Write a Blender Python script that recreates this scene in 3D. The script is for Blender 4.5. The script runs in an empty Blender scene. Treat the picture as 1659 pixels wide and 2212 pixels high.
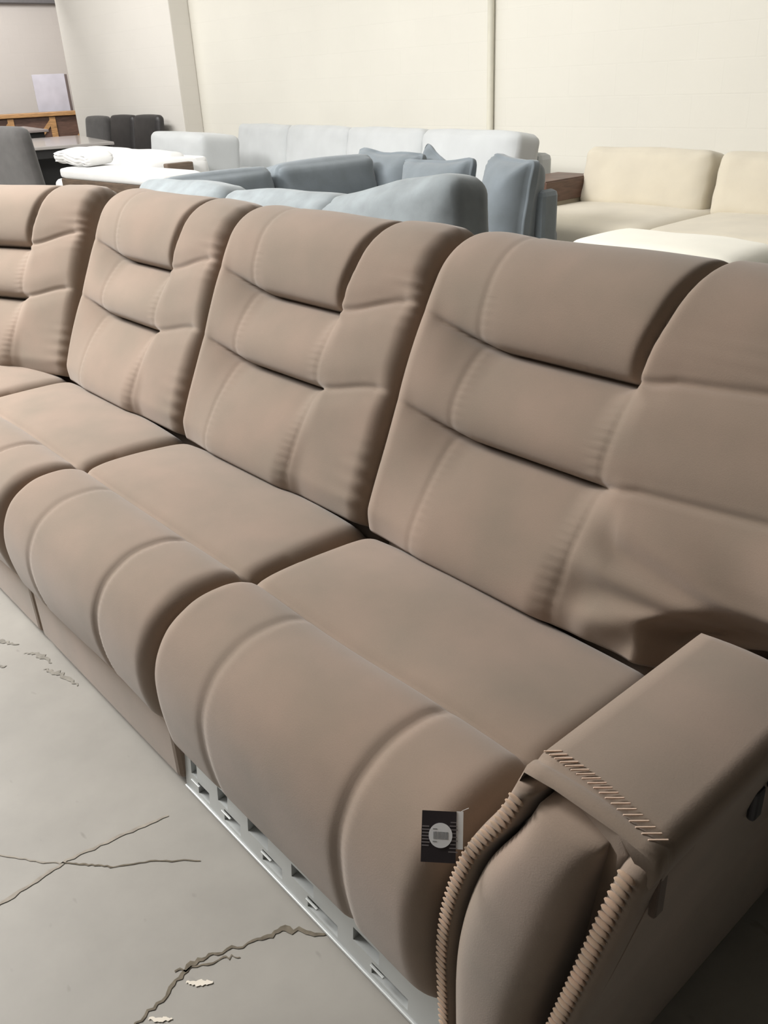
import bpy, bmesh, math, random
import numpy as np
from mathutils import Vector, Matrix
random.seed(7)
sc = bpy.context.scene
COL = sc.collection

# ------------------------------------------------------------------ materials
def s2l(c):
    return tuple((v/12.92 if v <= .04045 else ((v+.055)/1.055)**2.4) for v in [x/255. for x in c])

def new_mat(name):
    m = bpy.data.materials.new(name); m.use_nodes = True
    nt = m.node_tree; b = nt.nodes['Principled BSDF']
    return m, nt, b

def fabric(name, rgb, var=.10, tint=(1.06, .97, .98), scale=7., rough=.92, bump=.15, weave=700., sheen=.25, grain=.05):
    m, nt, b = new_mat(name); N, L = nt.nodes, nt.links
    base = s2l(rgb)
    tc = N.new('ShaderNodeTexCoord')
    n1 = N.new('ShaderNodeTexNoise'); n1.inputs['Scale'].default_value = scale; n1.inputs['Detail'].default_value = 3.
    L.new(tc.outputs['Object'], n1.inputs['Vector'])
    r = N.new('ShaderNodeValToRGB'); r.color_ramp.elements[0].position = .3; r.color_ramp.elements[1].position = .7
    r.color_ramp.elements[0].color = tuple(v*(1-var) for v in base)+(1,)
    r.color_ramp.elements[1].color = tuple(min(1, v*(1+var)*t) for v, t in zip(base, tint))+(1,)
    L.new(n1.outputs['Fac'], r.inputs['Fac'])
    n2 = N.new('ShaderNodeTexNoise'); n2.inputs['Scale'].default_value = weave; n2.inputs['Detail'].default_value = 1.
    L.new(tc.outputs['Object'], n2.inputs['Vector'])
    mr = N.new('ShaderNodeMapRange'); mr.inputs[3].default_value = 1-grain; mr.inputs[4].default_value = 1+grain
    L.new(n2.outputs['Fac'], mr.inputs[0])
    mx = N.new('ShaderNodeMix'); mx.data_type = 'RGBA'; mx.blend_type = 'MULTIPLY'; mx.inputs[0].default_value = 1.
    L.new(r.outputs['Color'], mx.inputs[6]); L.new(mr.outputs[0], mx.inputs[7])
    L.new(mx.outputs[2], b.inputs['Base Color'])
    b.inputs['Roughness'].default_value = rough
    b.inputs['Specular IOR Level'].default_value = .2
    b.inputs['Sheen Weight'].default_value = sheen; b.inputs['Sheen Roughness'].default_value = .6
    bp = N.new('ShaderNodeBump'); bp.inputs['Strength'].default_value = bump; bp.inputs['Distance'].default_value = .001
    L.new(n2.outputs['Fac'], bp.inputs['Height']); L.new(bp.outputs['Normal'], b.inputs['Normal'])
    return m

def plain(name, rgb, rough=.5, metal=0., spec=.5, var=.0, scale=20.):
    m, nt, b = new_mat(name); N, L = nt.nodes, nt.links
    base = s2l(rgb)
    n1 = N.new('ShaderNodeTexNoise'); n1.inputs['Scale'].default_value = scale
    tc = N.new('ShaderNodeTexCoord'); L.new(tc.outputs['Object'], n1.inputs['Vector'])
    r = N.new('ShaderNodeValToRGB')
    r.color_ramp.elements[0].position = .3; r.color_ramp.elements[1].position = .7
    r.color_ramp.elements[0].color = tuple(v*(1-var) for v in base)+(1,)
    r.color_ramp.elements[1].color = tuple(min(1, v*(1+var)) for v in base)+(1,)
    L.new(n1.outputs['Fac'], r.inputs['Fac']); L.new(r.outputs['Color'], b.inputs['Base Color'])
    b.inputs['Roughness'].default_value = rough; b.inputs['Metallic'].default_value = metal
    b.inputs['Specular IOR Level'].default_value = spec
    return m

def wood(name, rgb, rough=.45):
    m, nt, b = new_mat(name); N, L = nt.nodes, nt.links
    base = s2l(rgb)
    tc = N.new('ShaderNodeTexCoord'); mp = N.new('ShaderNodeMapping'); mp.inputs['Scale'].default_value = (3, 3, 26)
    L.new(tc.outputs['Object'], mp.inputs['Vector'])
    n1 = N.new('ShaderNodeTexNoise'); n1.inputs['Scale'].default_value = 2.5; n1.inputs['Detail'].default_value = 5; n1.inputs['Distortion'].default_value = .6
    L.new(mp.outputs['Vector'], n1.inputs['Vector'])
    r = N.new('ShaderNodeValToRGB'); r.color_ramp.elements[0].position = .3; r.color_ramp.elements[1].position = .72
    r.color_ramp.elements[0].color = tuple(v*.6 for v in base)+(1,)
    r.color_ramp.elements[1].color = tuple(min(1, v*1.25) for v in base)+(1,)
    L.new(n1.outputs['Fac'], r.inputs['Fac']); L.new(r.outputs['Color'], b.inputs['Base Color'])
    b.inputs['Roughness'].default_value = rough
    return m

def block_wall(name, rgb, bw=.41, bh=.205):
    """painted concrete block: courses as shallow joints"""
    m, nt, b = new_mat(name); N, L = nt.nodes, nt.links
    base = s2l(rgb)
    tc = N.new('ShaderNodeTexCoord'); sep = N.new('ShaderNodeSeparateXYZ'); L.new(tc.outputs['Object'], sep.inputs[0])
    ad = N.new('ShaderNodeMath'); ad.operation = 'ADD'; L.new(sep.outputs['X'], ad.inputs[0]); L.new(sep.outputs['Y'], ad.inputs[1])
    cb = N.new('ShaderNodeCombineXYZ'); L.new(ad.outputs[0], cb.inputs['X']); L.new(sep.outputs['Z'], cb.inputs['Y'])
    br = N.new('ShaderNodeTexBrick'); br.inputs['Scale'].default_value = 1.
    br.inputs['Brick Width'].default_value = bw; br.inputs['Row Height'].default_value = bh
    br.inputs['Mortar Size'].default_value = .006; br.inputs['Mortar Smooth'].default_value = .6
    br.inputs['Color1'].default_value = base+(1,); br.inputs['Color2'].default_value = tuple(v*.99 for v in base)+(1,)
    br.inputs['Mortar'].default_value = tuple(v*.985 for v in base)+(1,)
    L.new(cb.outputs[0], br.inputs['Vector'])
    n1 = N.new('ShaderNodeTexNoise'); n1.inputs['Scale'].default_value = 1.3; n1.inputs['Detail'].default_value = 5
    L.new(tc.outputs['Object'], n1.inputs['Vector'])
    mr = N.new('ShaderNodeMapRange'); mr.inputs[3].default_value = .95; mr.inputs[4].default_value = 1.04
    L.new(n1.outputs['Fac'], mr.inputs[0])
    mx = N.new('ShaderNodeMix'); mx.data_type = 'RGBA'; mx.blend_type = 'MULTIPLY'; mx.inputs[0].default_value = 1.
    L.new(br.outputs['Color'], mx.inputs[6]); L.new(mr.outputs[0], mx.inputs[7]); L.new(mx.outputs[2], b.inputs['Base Color'])
    b.inputs['Roughness'].default_value = .75; b.inputs['Specular IOR Level'].default_value = .3
    bp = N.new('ShaderNodeBump'); bp.inputs['Strength'].default_value = .14; bp.inputs['Distance'].default_value = .004; bp.invert = True
    L.new(br.outputs['Fac'], bp.inputs['Height']); L.new(bp.outputs['Normal'], b.inputs['Normal'])
    return m

def concrete(name, rgb):
    m, nt, b = new_mat(name); N, L = nt.nodes, nt.links
    base = s2l(rgb)
    tc = N.new('ShaderNodeTexCoord')
    n1 = N.new('ShaderNodeTexNoise'); n1.inputs['Scale'].default_value = 3.; n1.inputs['Detail'].default_value = 6; n1.inputs['Roughness'].default_value = .6
    L.new(tc.outputs['Object'], n1.inputs['Vector'])
    r = N.new('ShaderNodeValToRGB'); r.color_ramp.elements[0].position = .28; r.color_ramp.elements[1].position = .72
    r.color_ramp.elements[0].color = tuple(v*.84 for v in base)+(1,)
    r.color_ramp.elements[1].color = tuple(min(1, v*1.12) for v in base)+(1,)
    L.new(n1.outputs['Fac'], r.inputs['Fac'])
    # small dark pits and scuffs
    mp = N.new('ShaderNodeMapping'); mp.inputs['Scale'].default_value = (13, 30, 1); mp.inputs['Rotation'].default_value = (0, 0, .7)
    L.new(tc.outputs['Object'], mp.inputs['Vector'])
    n2 = N.new('ShaderNodeTexNoise'); n2.inputs['Scale'].default_value = 1.; n2.inputs['Detail'].default_value = 2
    L.new(mp.outputs['Vector'], n2.inputs['Vector'])
    r2 = N.new('ShaderNodeValToRGB'); r2.color_ramp.elements[0].position = .19; r2.color_ramp.elements[1].position = .30
    r2.color_ramp.elements[0].color = (.6, .6, .58, 1); r2.color_ramp.elements[1].color = (1, 1, 1, 1)
    L.new(n2.outputs['Fac'], r2.inputs['Fac'])
    mx = N.new('ShaderNodeMix'); mx.data_type = 'RGBA'; mx.blend_type = 'MULTIPLY'; mx.inputs[0].default_value = 1.
    L.new(r.outputs['Color'], mx.inputs[6]); L.new(r2.outputs['Color'], mx.inputs[7]); L.new(mx.outputs[2], b.inputs['Base Color'])
    b.inputs['Roughness'].default_value = .55; b.inputs['Specular IOR Level'].default_value = .35
    bp = N.new('ShaderNodeBump'); bp.inputs['Strength'].default_value = .2; bp.inputs['Distance'].default_value = .003
    L.new(n1.outputs['Fac'], bp.inputs['Height']); L.new(bp.outputs['Normal'], b.inputs['Normal'])
    return m

M = {}
M['brown'] = fabric('brown_suede', (139, 124, 109), var=.09, tint=(1.04, .975, .98), scale=6.5, weave=520., grain=.045)
M['brown_thread'] = fabric('tan_lacing', (172, 149, 126), var=.08, scale=30., weave=900.)
M['pale_thread'] = fabric('pale_thread', (220, 196, 174), var=.04, scale=30., weave=900.)
M['brown_dark'] = fabric('brown_lining_and_welt_shadow', (92, 76, 64), var=.1)
M['rail'] = plain('grey_painted_steel', (196, 199, 198), rough=.45, metal=.15, var=.06, scale=9.)
M['dark_gap'] = plain('black_base_and_slot_shade', (26, 23, 21), rough=.95, spec=.1, var=.1)
M['black_plastic'] = plain('black_plastic', (52, 52, 56), rough=.5, var=.1)
M['silver_plastic'] = plain('silver_plastic', (120, 122, 128), rough=.4, var=.06)
M['grey'] = fabric('slate_grey_fabric', (118, 126, 131), var=.10, tint=(1, 1, 1.02), scale=9., weave=420., grain=.06)
M['grey_near'] = fabric('blue_grey_fabric', (136, 143, 146), var=.14, tint=(1, 1.01, 1.02), scale=12., weave=420., grain=.06)
M['lightgrey'] = fabric('pale_grey_fabric', (192, 195, 196), var=.04, tint=(1, 1, 1), scale=5.)
M['beige'] = fabric('beige_linen', (205, 197, 180), var=.05, tint=(1, 1, .99), scale=5.)
M['ivory'] = fabric('ivory_fabric', (232, 229, 216), var=.03, tint=(1, 1, 1), scale=5.)
M['white'] = fabric('white_fabric', (226, 226, 225), var=.03, tint=(1, 1, 1), scale=6.)
M['darkwood'] = wood('dark_walnut', (98, 72, 60))
M['brownwood'] = wood('greyish_brown_wood', (108, 92, 78))
M['oak'] = wood('orange_oak', (176, 134, 88))
M['chair'] = fabric('charcoal_chair_fabric', (78, 76, 75), var=.12, tint=(1, 1, 1), scale=14.)
M['chair_leather'] = plain('black_leather', (52, 50, 50), rough=.42, var=.15, scale=14.)
M['black'] = plain('black_frame', (26, 25, 25), rough=.5, var=.1)
M['gloss'] = plain('glossy_grey_table_top', (168, 163, 160), rough=.12, var=.05, scale=3.)
M['mauve'] = plain('mauve_grey_table_top', (150, 140, 138), rough=.25, var=.05, scale=3.)
M['poster'] = plain('bluish_grey_board', (186, 184, 194), rough=.4, var=.10, scale=4.)
M['poster_frame'] = plain('dark_board_edge', (96, 84, 82), rough=.5)
M['yellow'] = plain('yellow_card', (214, 196, 84), rough=.5)
M['tagblack'] = plain('near_black_card', (44, 38, 42), rough=.45, var=.04)
M['taggrey'] = plain('grey_print', (122, 116, 118), rough=.5)
M['tagwhite'] = plain('white_sticker', (232, 234, 236), rough=.4)
M['tagbar'] = plain('grey_barcode_print', (150, 152, 154), rough=.5)
M['tagred'] = plain('dark_pink_print', (140, 110, 114), rough=.5)
M['wall'] = block_wall('cream_block_paint', (233, 230, 220))
M['wallwhite'] = block_wall('white_block_paint', (229, 225, 218))
M['wallgrey'] = block_wall('grey_white_paint', (206, 200, 195))
M['wallfar'] = block_wall('grey_block_paint', (84, 81, 78))
M['trimcream'] = plain('cream_paint', (218, 214, 199), rough=.6, var=.02)
M['ceil'] = plain('ceiling_paint', (190, 188, 184), rough=.8, var=.03)
M['beam'] = plain('dark_grey_beam', (112, 110, 112), rough=.7, var=.06)
M['floor'] = concrete('concrete', (152, 148, 141))
M['crack'] = plain('crack_dirt', (118, 110, 97), rough=.95, spec=.1, var=.25, scale=60.)
M['crackfaint'] = plain('filled_crack', (158, 151, 141), rough=.95, spec=.1, var=.12, scale=60.)
M['plaster'] = plain('pale_chip', (226, 218, 204), rough=.9, var=.05)

# ------------------------------------------------------------------ helpers
def link(o, parent=None):
    COL.objects.link(o)
    if parent is not None: o.parent = parent
    return o

def from_pydata(name, verts, faces, mat, parent=None, smooth=True):
    me = bpy.data.meshes.new(name); me.from_pydata([tuple(v) for v in verts], [], faces); me.update()
    me.materials.append(mat)
    bm = bmesh.new(); bm.from_mesh(me); bmesh.ops.recalc_face_normals(bm, faces=bm.faces); bm.to_mesh(me); bm.free()
    if smooth:
        for p in me.polygons: p.use_smooth = True
    return link(bpy.data.objects.new(name, me), parent)

def from_bm(name, bm, mat, parent=None, smooth=False):
    me = bpy.data.meshes.new(name); bm.normal_update(); bm.to_mesh(me); bm.free(); me.materials.append(mat)
    if smooth:
        for p in me.polygons: p.use_smooth = True
    return link(bpy.data.objects.new(name, me), parent)

def add_box(bm, c, d, bevel=0., rz=0., seg=2):
    r = bmesh.ops.create_cube(bm, size=1.)
    vs = r['verts']
    for v in vs: v.co = Vector((v.co.x*d[0], v.co.y*d[1], v.co.z*d[2]))
    if bevel > 0:
        es = list({e for v in vs for e in v.link_edges})
        rr = bmesh.ops.bevel(bm, geom=es, offset=bevel, segments=seg, affect='EDGES', profile=.5)
        vs = [v for v in bm.verts if v.is_valid and (v in rr['verts'] or v in vs)]
        vs = list({v for f in rr['faces'] for v in f.verts} | {v for v in vs if v.is_valid})
    mt = Matrix.Translation(Vector(c)) @ Matrix.Rotation(rz, 4, 'Z')
    for v in vs: v.co = mt @ v.co
    return vs

def box(name, c, d, mat, parent=None, bevel=.0, rz=0.):
    bm = bmesh.new(); add_box(bm, c, d, bevel, rz)
    return from_bm(name, bm, mat, parent)

def softbox(name, c, d, mat, parent=None, r=.05, puff=(.02, .02, .02), rot=(0, 0, 0), n=14, wr=0., seed=0, pinch=0.):
    """upholstered block: rounded box whose faces are puffed"""
    rnd = random.Random(seed)
    ph = [rnd.uniform(0, 6.28) for _ in range(6)]
    a = [v/2 for v in d]
    idx = {}; V = []; F = []
    def vid(p):
        k = tuple(round(x, 5) for x in p)
        if k not in idx: idx[k] = len(V); V.append(p)
        return idx[k]
    g = [-1+2*i/n for i in range(n+1)]
    g = [math.copysign(abs(x)**.75, x) for x in g]
    for ax in range(3):
        for sg in (-1, 1):
            for i in range(n):
                for j in range(n):
                    q = []
                    for (ii, jj) in ((i, j), (i+1, j), (i+1, j+1), (i, j+1)):
                        p = [0, 0, 0]; p[ax] = sg; p[(ax+1) % 3] = g[ii]; p[(ax+2) % 3] = g[jj]
                        q.append(vid(tuple(p)))
                    F.append(q)
    out = []
    E = Matrix.Rotation(rot[2], 3, 'Z') @ Matrix.Rotation(rot[1], 3, 'Y') @ Matrix.Rotation(rot[0], 3, 'X')
    for p in V:
        rr = min(r, min(a)*.98)
        inn = [max(-(a[k]-rr), min(a[k]-rr, p[k]*a[k])) for k in range(3)]
        dv = Vector([p[k]*a[k]-inn[k] for k in range(3)])
        if dv.length > 1e-9: dv = dv.normalized()*rr
        P = [inn[k]+dv[k] for k in range(3)]
        for k in range(3):
            o1, o2 = p[(k+1) % 3], p[(k+2) % 3]
            w = (1-o1*o1)*(1-o2*o2)
            P[k] += puff[k]*w*(P[k]/a[k])
        if pinch:
            th = (max(abs(p[0]), abs(p[2])))
            edge = (abs(p[0])**3 + abs(p[2])**3)/2
            P[1] *= 1-pinch*min(1., max(abs(p[0]), abs(p[2]))**4)
            k = 1-.07*(1-abs(p[0])**2)*(abs(p[2])) ; P[2] *= k
            k = 1-.07*(1-abs(p[2])**2)*(abs(p[0])) ; P[0] *= k
        if wr:
            wv = wr*(math.sin(9*p[0]+4*p[2]+ph[0])*math.sin(5*p[2]-3*p[0]+ph[1]) + .6*math.sin(14*p[0]-9*p[2]+ph[2])*max(abs(p[0]), abs(p[2])))
            P[1] += wv*(1 if P[1] > 0 else -1); P[2] += wr*.6*math.sin(6*p[0]+ph[3])
        v = E @ Vector(P)
        out.append((v.x+c[0], v.y+c[1], v.z+c[2]))
    return from_pydata(name, out, F, mat, parent)

def tube(name, pts, rad, mat, parent=None, seg=8):
    bm = bmesh.new(); rings = []
    pts = [Vector(p) for p in pts]
    for i, p in enumerate(pts):
        t = (pts[min(i+1, len(pts)-1)]-pts[max(i-1, 0)]).normalized()
        u = t.orthogonal().normalized() if i == 0 else (u - t*u.dot(t)).normalized()
        w = t.cross(u)
        rings.append([bm.verts.new(p+(u*math.cos(2*math.pi*k/seg)+w*math.sin(2*math.pi*k/seg))*rad) for k in range(seg)])
    for a, b in zip(rings, rings[1:]):
        for k in range(seg): bm.faces.new((a[k], a[(k+1) % seg], b[(k+1) % seg], b[k]))
    bm.faces.new(rings[0]); bm.faces.new(rings[-1][::-1])
    return from_bm(name, bm, mat, parent, smooth=True)

def empty(name, loc, label=None, cat=None, group=None, rz=0.):
    o = bpy.data.objects.new(name, None); o.empty_display_size = .1
    o.location = loc; o.rotation_euler = (0, 0, rz); link(o)
    if label: o['label'] = label
    if cat: o['category'] = cat
    if group: o['group'] = group
    return o

def tag(o, label, cat, group=None):
    o['label'] = label; o['category'] = cat
    if group: o['group'] = group
    return o

def structure(o, label=None):
    o['kind'] = 'structure'
    if label: o['label'] = label
    return o

def sstep(a, b, x):
    t = np.clip((x-a)/(b-a), 0, 1); return t*t*(3-2*t)

def catmull(P, per=6):
    P = [np.array(p, float) for p in P]; out = []
    for i in range(len(P)-1):
        p0 = P[max(i-1, 0)]; p1 = P[i]; p2 = P[i+1]; p3 = P[min(i+2, len(P)-1)]
        for k in range(per):
            t = k/per
            out.append(.5*((2*p1)+(-p0+p2)*t+(2*p0-5*p1+4*p2-p3)*t*t+(-p0+3*p1-3*p2+p3)*t**3))
    out.append(P[-1]); return np.array(out)

def resample(P, ds):
    P = np.array(P); seg = np.hypot(*(P[1:]-P[:-1]).T); s = np.concatenate([[0], np.cumsum(seg)])
    n = max(2, int(round(s[-1]/ds))); t = np.linspace(0, s[-1], n+1)
    return np.stack([np.interp(t, s, P[:, 0]), np.interp(t, s, P[:, 1])], 1), t

# ------------------------------------------------------------------ camera
Wpx, Hpx, F = 1659., 2212., 1860.
cx, cy = Wpx/2, Hpx/2
a = np.array([-968-cx, 255-cy, F]); a /= np.linalg.norm(a)
b_ = np.array([3298-cx, 45-cy, F]); b_ /= np.linalg.norm(b_)
Xc = -a; Yc = b_-(b_@Xc)*Xc; Yc /= np.linalg.norm(Yc); Zc = np.cross(Xc, Yc)
R = np.stack([Xc, Yc, Zc], 1)
CAM = np.array([1.2554, -.4998, 1.22])
cam = bpy.data.cameras.new('camera'); co = bpy.data.objects.new('camera', cam); COL.objects.link(co)
mw = Matrix.Identity(4)
for i in range(3):
    mw[i][0] = R[0, i]; mw[i][1] = -R[1, i]; mw[i][2] = -R[2, i]; mw[i][3] = CAM[i]
co.matrix_world = mw
cam.sensor_fit = 'VERTICAL'; cam.sensor_height = 36.; cam.lens = F/Hpx*36.; cam.clip_start = .02; cam.clip_end = 200
sc.camera = co

# ------------------------------------------------------------------ room

structure(box('floor', (-4.5, .5, -.05), (23, 13, .1), M['floor']))
structure(box('wall_back', (-1.5, 5.35, 1.65), (17.2, .2, 3.3), M['wall']))
structure(box('trim_1', (-10.04, 5.125, 1.65), (3., .25, 3.3), M['wallwhite'], bevel=.012), 'white painted projecting pier of the block wall')
structure(box('wall_left', (-15.1, .5, 1.65), (.2, 13, 3.3), M['wallgrey']))
structure(box('wall_alcove', (-13.3, 6.6, 1.65), (3.6, .2, 3.3), M['wallgrey']))
structure(box('wall_right', (6.1, .5, 1.65), (.2, 13, 3.3), M['wallfar']))
structure(box('wall_front', (-4.5, -6.1, 1.65), (21.2, .2, 3.3), M['wallfar']))
structure(box('ceiling', (-4.5, .5, 3.35), (23, 13, .1), M['ceil']))
structure(box('trim_2', (-14.9, 1.2, 2.93), (.2, 10.6, .74), M['beam']), 'dark grey beam along the top of the left wall')

def strip_mesh(name, pts, wid, mat, parent, z=.0012, jag=.004, seed=1):
    rnd = random.Random(seed); P = []
    for i in range(len(pts)-1):
        for k in range(8):
            t = k/8; P.append((pts[i][0]*(1-t)+pts[i+1][0]*t, pts[i][1]*(1-t)+pts[i+1][1]*t, wid[i]*(1-t)+wid[i+1]*t))
    P.append((pts[-1][0], pts[-1][1], wid[-1]))
    V = []; Fc = []
    for i, p in enumerate(P):
        q = P[min(i+1, len(P)-1)]; o = P[max(i-1, 0)]
        d = Vector((q[0]-o[0], q[1]-o[1])).normalized(); n = Vector((-d.y, d.x))
        j = rnd.uniform(-jag, jag); w1 = p[2]*rnd.uniform(.5, 1.3)/2; w2 = p[2]*rnd.uniform(.5, 1.3)/2
        V += [(p[0]+n.x*(w1+j), p[1]+n.y*(w1+j), z), (p[0]-n.x*(w2-j), p[1]-n.y*(w2-j), z)]
    for i in range(len(P)-1): Fc.append((2*i, 2*i+1, 2*i+3, 2*i+2))
    return from_pydata(name, V, Fc, mat, parent, smooth=False)

floor = bpy.data.objects['floor']
strip_mesh('crack', [(.39, -.30), (.38, -.24), (.362, -.19), (.372, -.145), (.398, -.085), (.41, -.04), (.455, -.005), (.5, .04)], [.004, .005, .009, .005, .005, .012, .006, .002], M['crack'], floor, seed=3)
strip_mesh('crack', [(.355, -.21), (.385, -.15), (.40, -.12)], [.003, .004, .002], M['crack'], floor, seed=5)
strip_mesh('crack', [(.03, -.252), (.065, -.22), (.10, -.19), (.14, -.13), (.195, -.07)], [.003, .004, .0035, .003, .003], M['crack'], floor, seed=9, jag=.0015)
strip_mesh('crack', [(.04, -.40), (.035, -.31), (.03, -.245), (.042, -.15), (.06, -.06)], [.007, .008, .006, .008, .006], M['crackfaint'], floor, seed=11, jag=.0015)
strip_mesh('crack', [(-.07, -.33), (0., -.28), (.03, -.252)], [.003, .003, .003], M['crackfaint'], floor, seed=12, jag=.0015)
strip_mesh('chip', [(.382, -.205), (.40, -.19), (.41, -.175)], [.004, .011, .004], M['plaster'], floor, seed=13, z=.0016, jag=.001)
strip_mesh('chip', [(.395, -.275), (.41, -.262), (.42, -.25)], [.004, .009, .003], M['plaster'], floor, seed=14, z=.0016, jag=.001)

M['scuff'] = plain('dark_scuff', (138, 134, 126), rough=.9, spec=.1, var=.2, scale=50.)
for i, (pts, wd) in enumerate((([(-.80, -.12), (-.755, -.086), (-.704, -.06)], [.004, .014, .004]), ([(-.66, -.06), (-.62, -.035), (-.57, -.03)], [.004, .018, .003]), ([(-.56, -.05), (-.51, -.03), (-.44, -.02)], [.003, .020, .004]), ([(-.66, -.13), (-.635, -.118)], [.004, .010]))):
    strip_mesh('scuff', pts, wd, M['scuff'], floor, seed=30+i, jag=.004)

# wall conduit
pipe = empty('conduit_pipe', (-3.96, 5.22, 0), 'thin cream painted conduit pipe running up the cream block wall', 'pipe')
tube('pipe_run', [(0, 0, .02), (0, 0, 3.28)], .026, M['trimcream'], pipe, 12)
for z in (.6, 2.1): box('pipe_clip', (0, .012, z), (.09, .03, .03), M['trimcream'], pipe, .004)

# ------------------------------------------------------------------ the brown sectional sofa
sofa = empty('sectional_sofa', (0, 0, 0), 'brown suede reclining sectional sofa with pillowed backs, filling the foreground', 'sofa')

def front_profile():
    d0 = np.array([.440, .898]); P = []
    for s in np.arange(-.10, .4751, .005): P.append(np.array([.434, .45])+d0*s)
    p1 = P[-1]; r = .078; c = p1+r*np.array([.898, -.440]); a0 = math.atan2(p1[1]-c[1], p1[0]-c[0])
    for k in range(1, 41): P.append(c+r*np.array([math.cos(a0-math.radians(150)*k/40), math.sin(a0-math.radians(150)*k/40)]))
    P.append(np.array([P[-1][0]+.01, .5])); P.append(np.array([.80, .06]))
    return np.array(P)

def backrest(x0, W, parent, Wtop=None, seed=0, loc=None, rz=0., name='backrest'):
    rnd = np.random.RandomState(seed)
    PF = front_profile()
    seg = np.hypot(*(PF[1:]-PF[:-1]).T); S = np.concatenate([[0], np.cumsum(seg)]); D = S-.10
    sv = np.concatenate([np.arange(-.10, .30, .0042), np.arange(.30, .46, .0042), np.arange(.46, .80, .007), np.linspace(.80, D[-1], 14)])
    y = np.interp(sv, D, PF[:, 0]); z = np.interp(sv, D, PF[:, 1])
    ty = np.gradient(y, sv); tz = np.gradient(z, sv); ln = np.hypot(ty, tz); ny = -tz/ln; nz = ty/ln
    nu = 120
    uu = np.linspace(0, 1, nu+1); xb = W*(uu-.06*np.sin(2*math.pi*uu)*.5)
    X, d = np.meshgrid(xb, sv)
    xl, xr0 = .155, .47
    cB0, cA0 = .378, .216
    up = .035*np.clip((.20-X)/.2, 0, 1)**1.3 + .042*sstep(xr0+.005, xr0+.2, X)
    cB = cB0+up; cA = cA0+up*.85
    # centre pillows
    def pil(t, a0, p): return (1-np.exp(-np.clip(t, 0, 1)/a0))*(1-np.clip(t, 0, 1)**p)
    dTop = .71
    t3 = (d-cB)/(dTop-cB); t2 = (d-cA)/(cB-cA); t1 = (d-.004)/(cA-.004)
    hc = np.where(d > cB, .052*pil(t3, .07, 2.6), np.where(d > cA, .052*pil(t2, .13, 2.0), .060*pil(t1, .06, 2.2)-.06*sstep(.008, -.008, d)))
    nt = np.exp(-np.abs((d-cB)/.008)**1.5)+np.exp(-np.abs((d-cA)/.008)**1.5)
    # bolster surface
    sb = .046*np.clip(1-np.abs((d-.33)/.40)**5, 0, 1)*sstep(-.01, .05, d)-.05*sstep(.008, -.008, d)
    ee = sstep(.0, .07, X)*sstep(.0, .05, W-X)
    for c, dep in ((cB, .0075*ee), (cA, .0065*ee)):
        sb = sb-dep*np.exp(-((d-c)/.006)**2)-dep*1.1*np.exp(-((d-c)/.03)**2)
    xr = xr0+.045*sstep(.38, .60, d)-.006*sstep(.2, 0, d)
    head0 = sstep(cB0-.03, cB0+.0, d)
    mL = sstep(.035, .20, X); mR = 1-sstep(xr-.01-.03*(1-head0), xr+.014+.03*(1-head0), X)
    m = mL*mR
    h = hc*m+sb*(1-m)-.024*nt*m
    over = m*(np.where(d > cB, .020*np.exp(-(d-cB)/.035), np.where(d > cA, .016*np.exp(-(d-cA)/.03), .0)))*np.clip(hc/.03, 0, 1)
    over = over+.030*np.exp(-np.clip(d-.02, 0, 1)/.05)*sstep(.0, .02, d)
    # vertical seams
    head = sstep(cB0-.01, cB0+.03, d)
    wid = .0055+.0015*head
    h -= (.0025+.020*head)*np.exp(-np.abs((X-xr-.004)/wid)**1.4)
    h -= .0018*np.exp(-((X-xl)/.007)**2)+.0015*np.exp(-((X-xl+.012)/.05)**2)
    # puckers along the seams of the lower pillows
    fr = 2*math.pi/.0135
    pk = .0011*np.sin(fr*d+.6*np.sin(40*d+seed))
    h += pk*np.exp(-((X-xr+.012)/.016)**2)*(1-head)
    h += .6*pk*np.exp(-((X-xl-.012)/.014)**2)
    if Wtop: h -= .07*sstep(.128, .098, d)*sstep(.58, .605, X)
    # soft creasing of the cloth
    for k in range(10):
        ang = rnd.uniform(-.6, .6); f = rnd.uniform(9, 26); p = rnd.uniform(0, 6.28)
        h += .0009*np.sin(f*(d*math.cos(ang)+X*math.sin(ang)*1.0)+p)*np.sin(rnd.uniform(5, 13)*X+rnd.uniform(0, 6))
    # gathers at right edge and bottom
    ed = np.clip((W-X)/.05, 0, 9)
    h += .0022*np.sin(2*math.pi*d/.024+1.5*np.sin(30*d))*np.exp(-ed**1.5)*(sstep(.20, .05, np.abs(d-.52))+sstep(.12, .02, np.abs(d-.06)))
    if Wtop:
        rad = np.hypot((X-(W-.02))*1.0, (d-.09)); an = np.arctan2(d-.09, X-(W-.02))
        h += .0075*np.sin(an*9.)*np.exp(-((rad-.09)/.055)**2)
        h -= .012*np.exp(-(rad/.05)**2)
        h += .010*np.exp(-((d-.17)/.07)**2)*sstep(.5, .7, X)
    # fade on the back side
    h *= 1-sstep(.66, .84, d)*.9
    # shoulder rounding at both ends
    Rr = .042; qe = np.minimum(X, W-X)
    q = np.clip(1-qe/Rr, 0, 1)
    inset = Rr*(1-np.sqrt(np.clip(1-q*q, 0, 1)))
    topq = np.clip(1-qe/.10, 0, 1); inset = inset+.012*topq**2*sstep(.42, .56, d)*(1-sstep(.70, .80, d))
    h = h-inset*(1+.0*d)
    XX = X.copy()
    if Wtop:
        k = .25+.75*sstep(.06, .12, d)
        XX = np.where(X > .54, .54+(X-.54)*(1+((Wtop-.54)/(W-.54)-1)*k), X)
    # squeeze shoulders inwards towards the top
    XX = XX+ (.5-uu[None, :])*0.0
    Y = y[:, None]+ny[:, None]*h-.440*over; Z = z[:, None]+nz[:, None]*h-.898*over
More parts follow.
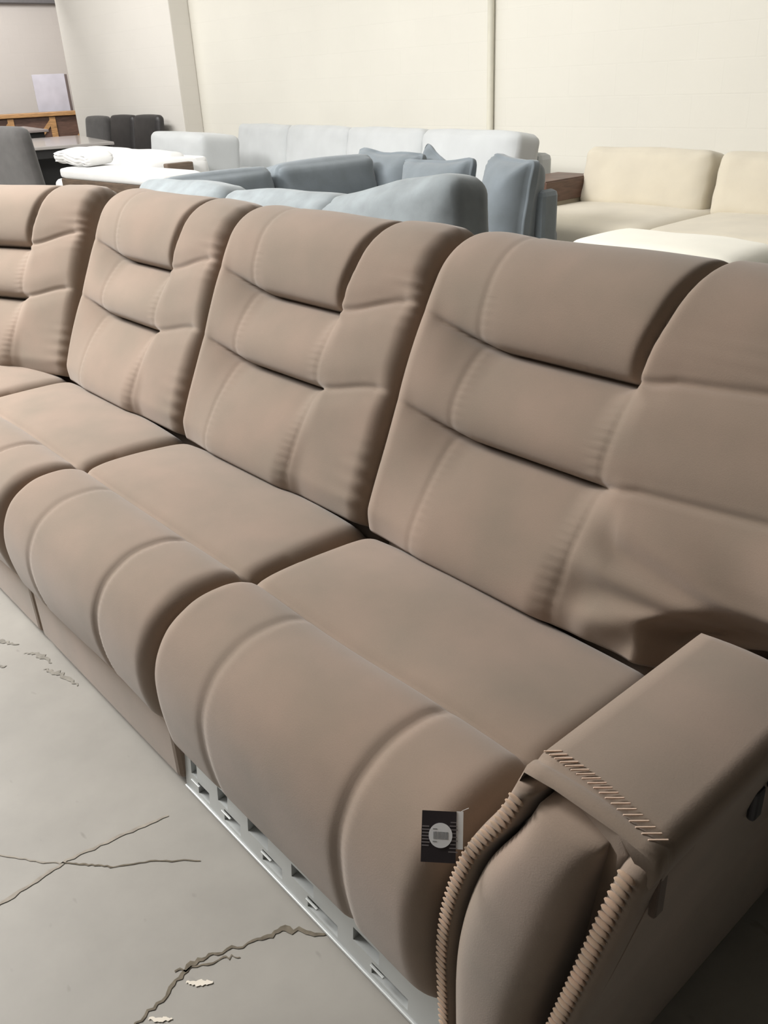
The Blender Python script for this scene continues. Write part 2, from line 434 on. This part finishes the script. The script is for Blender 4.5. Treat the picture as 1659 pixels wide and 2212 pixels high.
    V = np.stack([XX+x0, Y, Z], -1).reshape(-1, 3).tolist()
    nr, nc = X.shape; Fc = []
    for i in range(nr-1):
        for j in range(nc-1):
            k0 = i*nc+j; Fc.append((k0, k0+1, k0+nc+1, k0+nc))
    # end caps and closing underside
    for j in (0, nc-1):
        cap = [i*nc+j for i in range(nr)]
        cvt = np.mean([V[i] for i in cap], 0); ci = len(V); V.append((V[cap[0]][0], .62, .55))
        for i in range(nr): Fc.append((cap[i], cap[(i+1) % nr], ci))
    bot = [(nr-1)*nc+j for j in range(nc)]
    for j in range(nc-1): Fc.append((j, j+1, (nr-1)*nc+j+1, (nr-1)*nc+j))
    o = from_pydata(name, V, Fc, M['brown'], parent)
    if loc: o.location = loc; o.rotation_euler = (0, 0, rz)
    return o

def seat(x0, W, parent, seed=0, loc=None, rz=0., wedge=0., name='seat_cushion', lift=0., shr=0., trimz=True):
    rnd = np.random.RandomState(seed)
    P = catmull([(.56, .35), (.50, .365), (.452, .392), (.428, .420), (.395, .441), (.30, .448), (.155, .450), (.09, .456), (.035, .452), (-.008, .428), (-.032, .39), (-.043, .345), (-.042, .28), (-.034, .215), (-.024, .170), (-.006, .148), (.03, .142), (.10, .142)], 10)
    P, s = resample(P, .0055)
    y, z = P[:, 0], P[:, 1]
    ty = np.gradient(y, s); tz = np.gradient(z, s); ln = np.hypot(ty, tz); ny = tz/ln; nz = -ty/ln
    s_seam = s[np.argmin(np.abs(y-.155)+10*(z < .42))]; s_end = s[-1]
    nu = 110; xb = np.linspace(0, W, nu+1)
    X, sd = np.meshgrid(xb, s)
    un = X/W
    puff = .012*np.clip(1-(2*un-1)**4, 0, 1)
    h = puff*np.clip(1-((sd-.27)/.20)**2, 0, 1)*(sd < s_seam)
    front = sd >= s_seam
    t = np.clip((sd-s_seam)/(s_end-s_seam), 0, 1)
    x1, x2 = .178, .500
    seamw = .010
    panel = 1-.25*np.exp(-np.abs((X-x1)/.06)**2)-.45*np.exp(-np.abs((X-x2)/.06)**2)
    hf = (.016*(1-np.exp(-t/.05))*(1-t**1.5))*(.65+.35*panel)
    h = np.where(front, hf, h)
    h -= .010*np.exp(-((sd-s_seam)/.008)**2)+.006*np.exp(-((sd-s_seam)/.028)**2)
    fm = sstep(s_seam, s_seam+.03, sd)*(1-sstep(s_end-.12, s_end-.03, sd)*.5)
    for xs, dp in ((x1, .0032), (x2, .0058)):
        h -= fm*dp*np.exp(-((X-xs)/.0105)**2)
        h += fm*.0007*np.sin(2*math.pi*sd/.013)*np.exp(-((X-xs-.014)/.012)**2)
    for k in range(9):
        f = rnd.uniform(6, 20); p = rnd.uniform(0, 6.28); g = rnd.uniform(5, 14)
        h += .0012*np.sin(f*sd+p)*np.sin(g*X+rnd.uniform(0, 6))
    Rr = .042; qe = np.minimum(X, W-X); q = np.clip(1-qe/Rr, 0, 1)
    inset = Rr*(1-np.sqrt(np.clip(1-q*q, 0, 1)))
    h -= inset*np.where(front, 1.-.55*sstep(s_end-.22, s_end-.10, sd), .85)
    h += lift*front*np.exp(-((t-.15)/.2)**2)
    Y = y[:, None]+ny[:, None]*h; Z = z[:, None]+nz[:, None]*h
    XX = X+x0
    if trimz: Z = np.where(Z < .32, .32-(.32-Z)*.78, Z)
    if wedge:
        XX = XX-wedge*(X/W)*0 + 0
        XX = x0+W-(W-X)*(1-wedge*np.clip((.42-Y)/.42, 0, 1.1))
    XX = XX+(.20-shr*X/W)*(np.minimum(Z, .45)-.45)*(Y < .25)
    V = np.stack([XX, Y, Z], -1).reshape(-1, 3).tolist(); nr, nc = X.shape; Fc = []
    for i in range(nr-1):
        for j in range(nc-1):
            k0 = i*nc+j; Fc.append((k0, k0+1, k0+nc+1, k0+nc))
    for j in (0, nc-1):
        cap = [i*nc+j for i in range(nr)]; ci = len(V); V.append((V[cap[0]][0], .22, .30))
        for i in range(nr): Fc.append((cap[i], cap[(i+1) % nr], ci))
    for j in range(nc-1): Fc.append((j, j+1, (nr-1)*nc+j+1, (nr-1)*nc+j))
    o = from_pydata(name, V, Fc, M['brown'], parent)
    if loc: o.location = loc; o.rotation_euler = (0, 0, rz)
    return o

backrest(.098, .64, sofa, Wtop=.90, seed=1)
backrest(-.602, .698, sofa, seed=2)
backrest(-1.302, .698, sofa, seed=3)
seat(.104, .655, sofa, seed=4, lift=.004, shr=.16, trimz=False)
seat(-.598, .70, sofa, seed=5)
seat(-1.30, .70, sofa, seed=6)
# wedge module at the far end, turned towards the room
PIV = (-1.302, .424, 0); TH = math.radians(21)
backrest(-.70, .70, sofa, seed=8, loc=(PIV[0]+.414*math.sin(TH), PIV[1]-.414*math.cos(TH), 0), rz=TH)
seat(-1.98, .678, sofa, seed=9, wedge=.0)

# bases
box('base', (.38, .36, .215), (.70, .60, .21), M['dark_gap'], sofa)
def base_band(x0, x1):
    bm = bmesh.new(); add_box(bm, ((x0+x1)/2, .395, .092), (x1-x0, .80, .150), .016, seg=3)
    return from_bm('base_panel', bm, M['brown'], sofa, smooth=False)
base_band(-.672, .022); base_band(-1.302, -.676); base_band(-1.98, -1.306)
for x0, x1 in ((-.67, .02), (-1.30, -.68), (-1.975, -1.31)):
    box('base', ((x0+x1)/2, .40, .20), (x1-x0, .76, .17), M['brown_dark'], sofa)
for x in (-.62, -.03, -1.25, .70):
    for yy in (.08, .72):
        bm = bmesh.new(); bmesh.ops.create_cone(bm, cap_ends=True, segments=16, radius1=.022, radius2=.026, depth=.03)
        for v in bm.verts: v.co += Vector((x, yy, .014))
        from_bm('foot', bm, M['black_plastic'], sofa)

# exposed steel rail of the near recliner with its slots
def rail():
    x0, x1, z0, z1 = .020, .79, .012, .150
    slots = [(.044, .066, .050, .084), (.068, .108, .018, .044), (.140, .174, .050, .082), (.160, .214, .018, .044), (.240, .302, .050, .080), (.284, .342, .018, .042),
             (.370, .430, .048, .076), (.414, .492, .018, .042), (.530, .590, .048, .074), (.574, .654, .018, .040)]
    xs = sorted({x0, x1}|{s for t in slots for s in t[:2]}); zs = sorted({z0, z1}|{s for t in slots for s in t[2:]})
    bm = bmesh.new(); g = {}
    for i, x in enumerate(xs):
        for j, zz in enumerate(zs): g[i, j] = bm.verts.new((x, .004+.012*(zz-z0)/(z1-z0), zz))
    for i in range(len(xs)-1):
        for j in range(len(zs)-1):
            mx, mz = (xs[i]+xs[i+1])/2, (zs[j]+zs[j+1])/2
            if any(t[0] < mx < t[1] and t[2] < mz < t[3] for t in slots): continue
            bm.faces.new((g[i, j], g[i+1, j], g[i+1, j+1], g[i, j+1]))
    ex = bmesh.ops.extrude_face_region(bm, geom=list(bm.faces))
    for v in [e for e in ex['geom'] if isinstance(e, bmesh.types.BMVert)]: v.co.y += .018
    bmesh.ops.recalc_face_normals(bm, faces=bm.faces)
    add_box(bm, ((x0+x1)/2, .022, z0-.005), (x1-x0, .045, .006), .002)
    for t in slots[::2]: add_box(bm, (t[1]+.003, .001, t[2]-.004), (.03, .004, .003), .001)
    o = from_bm('base_rail', bm, M['rail'], sofa); o['label'] = 'slotted grey metal rail under the nearest seat'
rail()
box('slot_shade', (.41, .25, .066), (.74, .42, .085), M['dark_gap'], sofa)  # near-black box behind the slots, its colour stands in for their shade

# flared armrest -------------------------------------------------
AY = -.022
zL = [.03, .13, .22, .31, .40, .495, .573, .61, .640]; xL = [.764, .760, .757, .758, .772, .802, .843, .859, .870]
zR = [.03, .10, .20, .30, .342, .452, .566, .645];       xR = [.905, .915, .929, .944, .952, .977, 1.002, 1.020]
def Lx(z): return float(np.interp(z, zL, xL))
def Rx(z): return float(np.interp(z, zR, xR))
smooth_pts = lambda f, zs: [(f(z), z) for z in zs]
def smooth_curve(zz, xx):
    c = catmull(list(zip(xx, zz)), 8); return c
cL = smooth_curve(zL, xL); cR = smooth_curve(zR, xR)
def arm_section():
    P = [tuple(p) for p in cL[:-4]]
    xa, xb, zt = .874, 1.014, .650
    for k in range(9):
        t = k/8; P.append((xa+(xb-xa)*t, zt+.006*math.sin(math.pi*t)-.004*t))
    P += [tuple(p) for p in cR[::-1][3:]]
    return P
arm = None
def build_arm():
    S = arm_section(); ys = [-.004, 0., .006, .009, .012, .016, .020, .024, .036, .05]+list(np.linspace(.08, .24, 8))+list(np.linspace(.26, .37, 14))+[.42, .5, .6, .7, .8, .88]; V = []; n = len(S)
    cxm = .88; czm = .34
    for yy in ys:
        k = 1-.02*(1 if yy < -.002 else 0)
        gz = -.0035*math.exp(-((yy-.016)/.004)**2)
        tl = -.19*float(sstep(.275, .355, yy))
        for (x, z) in S:
            top = min(1., max(0., (z-.40)/.20)); 
            gx = 0
            V.append((cxm+(x-cxm)*k+gx, yy+AY*float(1-sstep(.1, .3, yy))+(.060*float(1-sstep(.598, .612, z))*(1-max(0, yy)/.012) if yy < .012 else 0), czm+(z-czm)*k+(gz+tl)*top))
    Fc = []
    for i in range(len(ys)-1):
        for j in range(n): Fc.append((i*n+j, i*n+(j+1) % n, (i+1)*n+(j+1) % n, (i+1)*n+j))
    Fc.append(tuple(range(n))); Fc.append(tuple((len(ys)-1)*n+j for j in range(n))[::-1])
    o = from_pydata('armrest', V, Fc, M['brown'], sofa)
    return o
arm = build_arm()
def crv(c, z):
    return float(np.interp(z, c[:, 1], c[:, 0]))
# padded front panel of the arm
def arm_panel():
    V = []; Fc = []; nz, nx = 60, 20
    for i in range(nz+1):
        z = .032+(.620-.032)*i/nz
        xa, xb = crv(cL, z)+.031, crv(cR, z)-.049
        for j in range(nx+1):
            t = j/nx; u = (1-abs(2*t-1)**5); w = 1-abs(2*i/nz-1)**14
            bul = .020*u*w+.004*math.sin(math.pi*t)
            V.append((xa+(xb-xa)*t, AY-.004-bul, z-.0*t))
    for i in range(nz):
        for j in range(nx):
            k = i*(nx+1)+j; Fc.append((k, k+1, k+nx+2, k+nx+1))
    n0 = len(V)
    bd = [j for j in range(nx+1)]+[i*(nx+1)+nx for i in range(1, nz+1)]+[nz*(nx+1)+j for j in range(nx-1, -1, -1)]+[i*(nx+1) for i in range(nz-1, 0, -1)]
    for k in bd: V.append((V[k][0], AY+.066, V[k][2]))
    for q in range(len(bd)):
        Fc.append((bd[q], bd[(q+1) % len(bd)], n0+(q+1) % len(bd), n0+q))
    o = from_pydata('front_panel', V, Fc, M['brown'], arm)
arm_panel()
# laced trim along both front edges: a band with raised cross stitches
def trim(side):
    bm = bmesh.new(); c = cL if side < 0 else cR
    N = 90; rows = []
    for i in range(N+1):
        z = .035+(.630-.035)*i/N
        if side < 0: xa, xb = crv(c, z)-.002, crv(c, z)+.026
        else: xa, xb = crv(c, z)-.034, crv(c, z)+.001
        r = []
        ez = 1. if side < 0 else min(1., (N-i)/4.)**.5; xm = (xa+xb)/2
        for k in range(13):
            t = k/12; an = math.pi*t; hx = (xb-xa)/2*math.copysign(abs(math.cos(an))**.6, -math.cos(an)); hy = math.sin(an)**.4
            r.append(bm.verts.new((xm+hx*(.6+.4*ez), AY+.064-(.036+.040)*hy*(.85+.15*ez), z)))
        rows.append(r)
    bm.faces.new(rows[-1]); bm.faces.new(rows[0][::-1])
    for A, B in zip(rows, rows[1:]):
        for k in range(12): bm.faces.new((A[k], A[k+1], B[k+1], B[k]))
    o = from_bm('edge_trim', bm, M['brown'], arm, smooth=True)
    bm = bmesh.new(); nb = 54
    for i in range(nb):
        z = .05+(.622-.05)*(i+.5)/nb
        x = crv(c, z)+(.012 if side < 0 else -.0195); w = .0095 if side < 0 else .0095
        r = bmesh.ops.create_icosphere(bm, subdivisions=2, radius=1.)
        for v in r['verts']:
            p = Vector((v.co.x*w, v.co.y*(.0018 if side < 0 else .003), v.co.z*.0042)); p = Matrix.Rotation(.15, 3, 'Y') @ p
            v.co = Vector((x, AY-.0138, z))+p
    s = from_bm('lacing', bm, M['brown_thread'], arm, smooth=True); s['label'] = 'pale tan cross-stitched lacing'
trim(-1); trim(1)
# stitches along the front of the arm top
bm = bmesh.new()
for i in range(19):
    x = .880+(1.004-.880)*i/18
    add_box(bm, (x, .008-.018*i/18, .6515+.006*math.sin(math.pi*i/18)-.003*i/18), (.0015, .017, .0014), .0005, rz=-.75)
st = from_bm('stitching', bm, M['pale_thread'], arm); st['label'] = 'pale whip stitches across the arm top'
# painted welt flap shadow (dark sliver) and recline switch on the outer side
box('welt_shadow', (crv(cR, .585)+.001, -.004, .585), (.008, .016, .055), M['brown_dark'], arm, .003)
sw = empty('recline_switch', (0, 0, 0)); sw.parent = arm
sw['label'] = 'dark plastic recline switch on the outer arm'
bm = bmesh.new(); add_box(bm, (crv(cR, .575)+.004, .225, .578), (.012, .055, .030), .004); from_bm('switch_plate', bm, M['black_plastic'], sw)
bm = bmesh.new(); add_box(bm, (crv(cR, .575)+.012, .215, .580), (.008, .016, .014), .003); add_box(bm, (crv(cR, .575)+.012, .238, .580), (.008, .016, .014), .003); from_bm('switch_button', bm, M['silver_plastic'], sw)
bm = bmesh.new(); add_box(bm, (crv(cR, .54)+.004, .188, .548), (.010, .018, .04), .004); from_bm('switch_lead', bm, M['black_plastic'], sw)

# hang tag ------------------------------------------------------
hang = empty('price_tag', (.786, -.052, .512), 'black hang tag with round white barcode sticker beside the laced arm front', 'tag')
_v = Vector(CAM)-Vector((.786, -.052, .512)); _f = _v.normalized()
_x = Vector((0, 0, 1)).cross(_f).normalized(); _x = (_x*math.cos(.05)-_f.cross(_x)*math.sin(.05)).normalized(); _z = _f.cross(_x)
hang.matrix_world = Matrix.Translation((.786, -.052, .512)) @ Matrix(((_x.x, -_f.x, _z.x), (_x.y, -_f.y, _z.y), (_x.z, -_f.z, _z.z))).to_4x4() @ Matrix.Scale(.60, 4)
def tagbox(name, c, d, m, parent=hang, bev=.0): return box(name, c, d, m, parent, bev)
card = tagbox('card', (0, 0, 0), (.060, .0016, .084), M['tagblack'])
tagbox('edge_flap', (.036, .001, .012), (.012, .0014, .062), M['tagwhite'])
bm = bmesh.new()
for i in range(7): add_box(bm, (-.023, -.0012, .016-i*.0052), (.012+.003*(i % 2), .0006, .0022))
from_bm('print', bm, M['taggrey'], card)
bm = bmesh.new()
for i in range(9): add_box(bm, (.025, -.0012, .024-i*.006), (.010+.003*(i % 3), .0006, .0018))
from_bm('print', bm, M['taggrey'], card)
bm = bmesh.new(); bmesh.ops.create_cone(bm, cap_ends=True, segments=40, radius1=.0205, radius2=.0205, depth=.0012)
for v in bm.verts: v.co = Vector((v.co.x+.003, v.co.z-.0016, v.co.y+.002))
stk = from_bm('sticker', bm, M['tagwhite'], hang); stk['label'] = 'round white sticker'
bm = bmesh.new()
for i in range(12): add_box(bm, (-.009+i*.0022, -.0024, .002), (.0009+.0005*(i % 3), .0004, .012))
for z in (.0125, -.008): add_box(bm, (-.007, -.0024, z), (.007, .0004, .0015))
from_bm('barcode', bm, M['tagbar'], stk)
tube('string', [(.030, .001, .036), (.040, .008, .044), (.052, .03, .05)], .0006, M['tagwhite'], hang, 6)

# ------------------------------------------------------------------ furniture behind
def pillow(name, c, d, mat, rot, label, seed=0, group=None, wr=.008):
    o = softbox(name, (0, 0, 0), d, mat, None, r=.05, puff=(0, .05, 0), rot=(0, 0, 0), n=18, wr=wr, seed=seed, pinch=.72)
    o.location = c; o.rotation_euler = rot
    tag(o, label, 'pillow', group); return o

# --- slate grey sectional
sg = empty('sectional_sofa', (-2.55, 3.0, 0), 'slate grey U-shaped sectional in the middle, its near back cushions against the brown sofa', 'sofa')
box('base', (-.15, -.36, .20), (.85, 1.74, .24), M['grey'], sg, .02)
box('base', (.42, .26, .20), (.70, .48, .24), M['grey'], sg, .02)
box('base', (1.10, -1.13, .20), (1.60, .80, .22), M['grey_near'], sg, .02)
box('back_frame', (.62, -1.49, .38), (2.56, .12, .56), M['grey_near'], sg, .03)
softbox('seat_cushion', (.72, -1.06, .38), (.78, .68, .16), M['grey_near'], sg, r=.05)
softbox('seat_cushion', (1.50, -1.06, .38), (.78, .68, .16), M['grey_near'], sg, r=.05)
for i, (x, w, h, zc, r) in enumerate(((-.06, .80, .42, .605, .02), (.74, .80, .42, .605, .03), (1.41, .78, .46, .640, .19))):
    softbox('back_cushion', (x, -1.36, zc), (w, .22, h), M['grey_near'], sg, r=.07, puff=(0, .03, .015), rot=(-.16, -r, 0), n=18, wr=.005, seed=20+i)
box('back_frame', (-.62, -.40, .42), (.12, 1.85, .62), M['grey'], sg, .03)
box('back_frame', (-.10, .48, .32), (1.06, .12, .44), M['grey'], sg, .03)
softbox('seat_cushion', (-.10, -.60, .38), (.82, .50, .16), M['grey'], sg, r=.05)
softbox('seat_cushion', (-.10, .04, .38), (.82, .80, .16), M['grey'], sg, r=.05)
softbox('seat_cushion', (.53, .20, .38), (.44, .46, .16), M['grey'], sg, r=.05)
box('armrest', (.77, .27, .36), (.07, .14, .60), M['grey'], sg, .03)
softbox('back_cushion', (-.44, -.98, .595), (.22, .66, .42), M['grey'], sg, r=.055, puff=(.03, 0, .012), rot=(0, -.16, 0), n=16, wr=.006, seed=31)
softbox('back_cushion', (-.44, -.27, .60), (.22, .70, .42), M['grey'], sg, r=.055, puff=(.03, 0, .012), rot=(0, -.16, 0), n=16, wr=.006, seed=32)
for x, yy in ((-.55, -1.2), (-.55, .40), (.75, .40), (.75, .12)): box('leg', (x, yy, .04), (.05, .05, .08), M['black'], sg)
pillow('throw_pillow', (-2.96, 3.20, .585), (.50, .20, .50), M['grey'], (-.22, .05, .22), 'wrinkled slate grey pillow, leftmost against the grey sectional back', 41, 'loose pillows on the slate grey sectional')
pillow('throw_pillow', (-2.74, 3.37, .545), (.46, .10, .50), M['grey'], (-.20, .45, -.1), 'slate grey pillow tilted so its corner peeks up behind the others', 42, 'loose pillows on the slate grey sectional', wr=.004)
pillow('throw_pillow', (-2.42, 3.08, .565), (.54, .18, .50), M['grey'], (-.22, -.03, .05), 'plump slate grey pillow between the wrinkled one and the end pillow', 43, 'loose pillows on the slate grey sectional', wr=.004)
pillow('throw_pillow', (-1.95, 3.18, .58), (.38, .22, .50), M['grey'], (-.12, .05, -.25), 'slate grey pillow standing upright by the sectional arm', 44, 'loose pillows on the slate grey sectional', wr=.002)

# --- pale grey sofa along the wall
lg = empty('sofa', (-4.90, 4.36, 0), 'long pale grey sofa against the cream wall with four back cushions', 'sofa', rz=math.radians(-7))
box('base', (0, 0, .21), (4.2, .90, .22), M['lightgrey'], lg, .02)
box('back_frame', (0, .38, .42), (4.2, .14, .58), M['lightgrey'], lg, .04)
for k in range(4): softbox('seat_cushion', (-1.56+k*1.05, -.06, .38), (1.04, .78, .16), M['lightgrey'], lg, r=.05)
for k in range(4):
    softbox('back_cushion', (-1.56+k*1.05, .18, .63), (1.06, .24, .44), M['lightgrey'], lg, r=.055, puff=(0, .03, .012), rot=(-.18, 0, 0), n=16, wr=.004, seed=50+k)
box('armrest', (2.08, .0, .33), (.10, .80, .46), M['lightgrey'], lg, .05)
for x in (-1.9, 1.9):
    for yy in (-.38, .38): box('leg', (x, yy, .05), (.06, .06, .10), M['black'], lg)
softbox('end_cushion', (-1.63, -.60, .62), (1.25, .40, .42), M['lightgrey'], lg, r=.06, puff=(0, .02, .01), rot=(-.10, 0, .0), n=16, wr=.004, seed=60)
box('chaise_base', (-1.63, -.60, .22), (1.2, .38, .38), M['lightgrey'], lg, .03)

# --- beige sofa at the right
bs = empty('sofa', (-1.45, 4.35, 0), 'beige linen sofa by the cream wall with brown wood arm tray', 'sofa')
box('base', (.15, -.29, .19), (2.24, .90, .24), M['beige'], bs, .03)
box('back_frame', (.15, .24, .38), (2.24, .20, .50), M['beige'], bs, .05)
softbox('seat_cushion', (-.44, -.32, .36), (.95, .90, .18), M['beige'], bs, r=.06, puff=(0, 0, .02))
softbox('seat_cushion', (.51, -.32, .36), (.95, .90, .18), M['beige'], bs, r=.06, puff=(0, 0, .02))
softbox('back_cushion', (-.47, .09, .575), (.88, .24, .36), M['beige'], bs, r=.055, puff=(0, .03, .012), rot=(-.2, 0, 0), n=16, wr=.004, seed=70)
softbox('back_cushion', (.46, .09, .57), (.90, .24, .36), M['beige'], bs, r=.055, puff=(0, .03, .012), rot=(-.2, 0, 0), n=16, wr=.004, seed=71)
softbox('armrest', (-1.03, -.29, .35), (.26, .92, .46), M['beige'], bs, r=.07, puff=(0, 0, .005))
bm = bmesh.new(); add_box(bm, (-1.03, -.16, .592), (.29, .48, .022), .004); add_box(bm, (-.889, -.16, .535), (.022, .48, .12), .004)
w = from_bm('arm_tray', bm, M['darkwood'], bs); w['label'] = 'dark brown wooden tray wrapped over the arm'
softbox('armrest', (1.14, -.29, .35), (.26, .92, .46), M['beige'], bs, r=.07, puff=(0, 0, .005))
for x in (-1.0, 1.1):
    for yy in (-.70, .22): box('leg', (x, yy, .035), (.06, .06, .07), M['darkwood'], bs)

# --- ivory ottoman
ot = empty('ottoman', (-.62, 2.60, 0), 'ivory ottoman with soft rounded top, behind the nearest brown backrest', 'ottoman')
softbox('cushion', (0, 0, .49), (.80, .48, .22), M['ivory'], ot, r=.10, puff=(0, 0, .02), n=18, wr=.004, seed=80)
box('base', (0, 0, .235), (.74, .44, .30), M['ivory'], ot, .03)
for x in (-.32, .32):
    for yy in (-.18, .18): box('leg', (x, yy, .045), (.05, .05, .09), M['darkwood'], ot)

# --- white sofa with wooden arms
ws = empty('sofa', (-6.70, 3.34, 0), 'white sofa with low back and dark wooden arm block, far left', 'sofa')
box('base', (.05, -.07, .22), (1.95, .62, .26), M['white'], ws, .02)
box('back_frame', (.05, .16, .42), (1.95, .14, .54), M['white'], ws, .03)
softbox('seat_cushion', (-.42, -.14, .41), (.90, .50, .14), M['white'], ws, r=.05)
softbox('seat_cushion', (.48, -.14, .41), (.90, .50, .14), M['white'], ws, r=.05)
softbox('back_cushion', (-.42, .0, .575), (.88, .22, .33), M['white'], ws, r=.07, puff=(0, .02, .01), rot=(-.12, 0, 0), seed=90, wr=.004)
softbox('back_cushion', (.45, .0, .570), (.88, .22, .33), M['white'], ws, r=.07, puff=(0, .02, .01), rot=(-.12, 0, 0), seed=91, wr=.004)
softbox('armrest', (.93, -.06, .40), (.22, .60, .56), M['white'], ws, r=.06)
a_ = box('arm_block', (1.07, -.08, .60), (.08, .24, .13), M['brownwood'], ws, .01); a_['label'] = 'dark wooden block on the arm end'
for x in (-.85, .9):
    for yy in (-.32, .18): box('leg', (x, yy, .045), (.05, .05, .09), M['brownwood'], ws)

bn = empty('bench', (-5.52, 2.74, 0), 'long bench with white cushion on brown wooden frame, before the white sofa', 'bench', rz=math.radians(3))
softbox('cushion', (0, 0, .625), (1.62, .36, .09), M['white'], bn, r=.035, puff=(0, 0, .006))
box('apron', (0, 0, .51), (1.62, .34, .15), M['brownwood'], bn, .01)
for x in (-.70, .70):
    for yy in (-.12, .12): box('leg', (x, yy, .22), (.07, .07, .44), M['brownwood'], bn, .005)
o = softbox('throw_pillow', (0, 0, 0), (.55, .26, .09), M['white'], None, r=.06, puff=(0, 0, .02), n=16, wr=.012, seed=95)
o.location = (-6.20, 2.70, .738); o.rotation_euler = (.05, .06, .1); tag(o, 'crumpled white pillow lying at the left end of the white bench', 'pillow')

# --- dining table and chairs at the far left
tb = empty('dining_table', (-8.95, 3.55, 0), 'grey glossy dining table with dark underframe, far left', 'table', rz=math.radians(-14))
box('tabletop', (0, 0, .735), (2.1, .95, .03), M['gloss'], tb, .006)
box('apron', (0, 0, .675), (2.0, .88, .085), M['black'], tb, .004)
for x in (-.95, .95):
    for yy in (-.40, .40): box('leg', (x, yy, .32), (.08, .08, .64), M['black'], tb)

def make_chair(name, loc, rz, mat, label, z_top=.94, w=.50, group=None):
    c = empty(name, loc, label, 'chair', group, rz)
    softbox('backrest', (0, .20, (.46+z_top)/2), (w, .10, z_top-.44), mat, c, r=.05, puff=(0, .015, .01), rot=(-.12, 0, 0), n=12)
    softbox('seat', (0, -.02, .44), (w, .48, .10), mat, c, r=.04, puff=(0, 0, .01), n=10)
    for x in (-.19, .19):
        for yy in (-.20, .18): box('leg', (x, yy, .20), (.035, .035, .40), M['black'], c)
    return c
make_chair('dining_chair', (-10.45, 4.60, 0), 0., M['chair'], 'charcoal dining chair, leftmost of three before the white pier', .92, .64, 'dining chairs in front of the white pier')
make_chair('dining_chair', (-9.75, 4.62, 0), 0., M['chair_leather'], 'black leather dining chair, middle of three before the white pier', .93, .645, 'dining chairs in front of the white pier')
make_chair('dining_chair', (-9.1, 4.62, 0), 0., M['chair_leather'], 'black leather dining chair, nearest the pale grey sofa', .93, .645, 'dining chairs in front of the white pier')
make_chair('dining_chair', (-5.12, 1.85, 0), math.radians(196), M['chair'], 'charcoal dining chair at left edge, just above the brown sofa', 1.03, .70)

box('pedestal', (0, 0, .33), (1.5, .55, .62), M['black'], tb, .01)
# far table
t2 = empty('dining_table', (-11.6, 3.9, 0), 'dark table with mauve grey top behind the glossy table', 'table', rz=math.radians(-12))
box('tabletop', (0, 0, .80), (1.9, 1.0, .03), M['mauve'], t2, .006)
box('apron', (0, 0, .73), (1.8, .9, .11), M['black'], t2, .004)
for x in (-.85, .85):
    for yy in (-.4, .4): box('leg', (x, yy, .34), (.08, .08, .68), M['black'], t2)

# oak slatted piece with leaning board
ck = empty('sideboard', (-13.6, 5.15, 0), 'orange oak sideboard with crossed front, far left', 'sideboard', rz=math.radians(72))
box('carcass', (0, .12, .47), (1.9, .36, .86), M['darkwood'], ck, .01)
box('top', (0, .10, .93), (2.0, .45, .06), M['oak'], ck, .008)
box('frame_rail', (0, -.075, .14), (1.9, .03, .08), M['oak'], ck)
for x in (-.92, -.31, .31, .92): box('frame_stile', (x, -.08, .49), (.09, .04, .80), M['oak'], ck)
for x in (-.61, 0., .61):
    bm = bmesh.new()
    vs = add_box(bm, (0, 0, 0), (.06, .03, .85)); mt = Matrix.Translation((x, -.075, .52)) @ Matrix.Rotation(.75, 4, 'Y')
    for v in vs: v.co = mt @ v.co
    from_bm('cross_brace', bm, M['oak'], ck)
bd = empty('panel_board', (-14.0, 5.72, 0), 'bluish grey board standing upright behind the oak sideboard', 'board', rz=math.radians(72))
box('board', (0, 0, .75), (.50, .03, 1.50), M['poster'], bd, .003)
box('edge_strip', (.27, 0, .75), (.04, .035, 1.48), M['poster_frame'], bd, .003)
yc = box('yellow_card', (-10.9, 3.55, .86), (.22, .16, .09), M['yellow'], None, .01); tag(yc, 'small yellow box on the mauve grey table at left edge', 'box')

# ------------------------------------------------------------------ ceiling lights and added wall fill
def lamp(x, y, power, sx=2.4, sy=.5, aim=None, z=3.22, col=(1., .985, .96)):
    l = bpy.data.lights.new('ceiling_and_wall_fill', 'AREA'); l.shape = 'RECTANGLE'; l.size = sx; l.size_y = sy; l.energy = power; l.color = col
    o = bpy.data.objects.new('ceiling_and_wall_fill', l); o.location = (x, y, z); COL.objects.link(o)
    if aim: o.rotation_euler = (Vector(aim)-Vector((x, y, z))).to_track_quat('-Z', 'Y').to_euler()
# overhead strip lamps over the aisle and the sofa
lamp(-2.9, -.9, 112, 2.6, .9)
lamp(-5.0, -1.3, 110, 3.2, .9)
lamp(-1.7, -2.6, 18, 3.0, 1.0, aim=(-.8, .2, .4))
lamp(-3.5, -1.3, 240, 2.4, 1.0, aim=(-1.4, .2, .4))
# unseen lamps added to brighten the walls, then two plain overhead ones
lamp(-4.6, 2.6, 43, 3.4, .7, aim=(-4.6, 5.2, .9))
lamp(-1.0, 2.6, 34, 3.0, .7, aim=(-1.0, 5.2, .9))
lamp(-9.0, 2.4, 100, 3.0, .7, aim=(-9.2, 5.0, .9))
lamp(-12.3, 4.2, 120, 2.0, .8, aim=(-15., 5.2, 1.2))
lamp(-8.0, .2, 70, 3.0, 1.0)
lamp(-3.6, 1.6, 26, 3.0, 1.0)

w = bpy.data.worlds.new('world'); sc.world = w; w.use_nodes = True
w.node_tree.nodes['Background'].inputs[0].default_value = (1, .97, .92, 1); w.node_tree.nodes['Background'].inputs[1].default_value = .3

vs = sc.view_settings
vs.view_transform = 'Standard'; vs.look = 'None'; vs.exposure = .33; vs.gamma = 1.; vs.use_curve_mapping = False
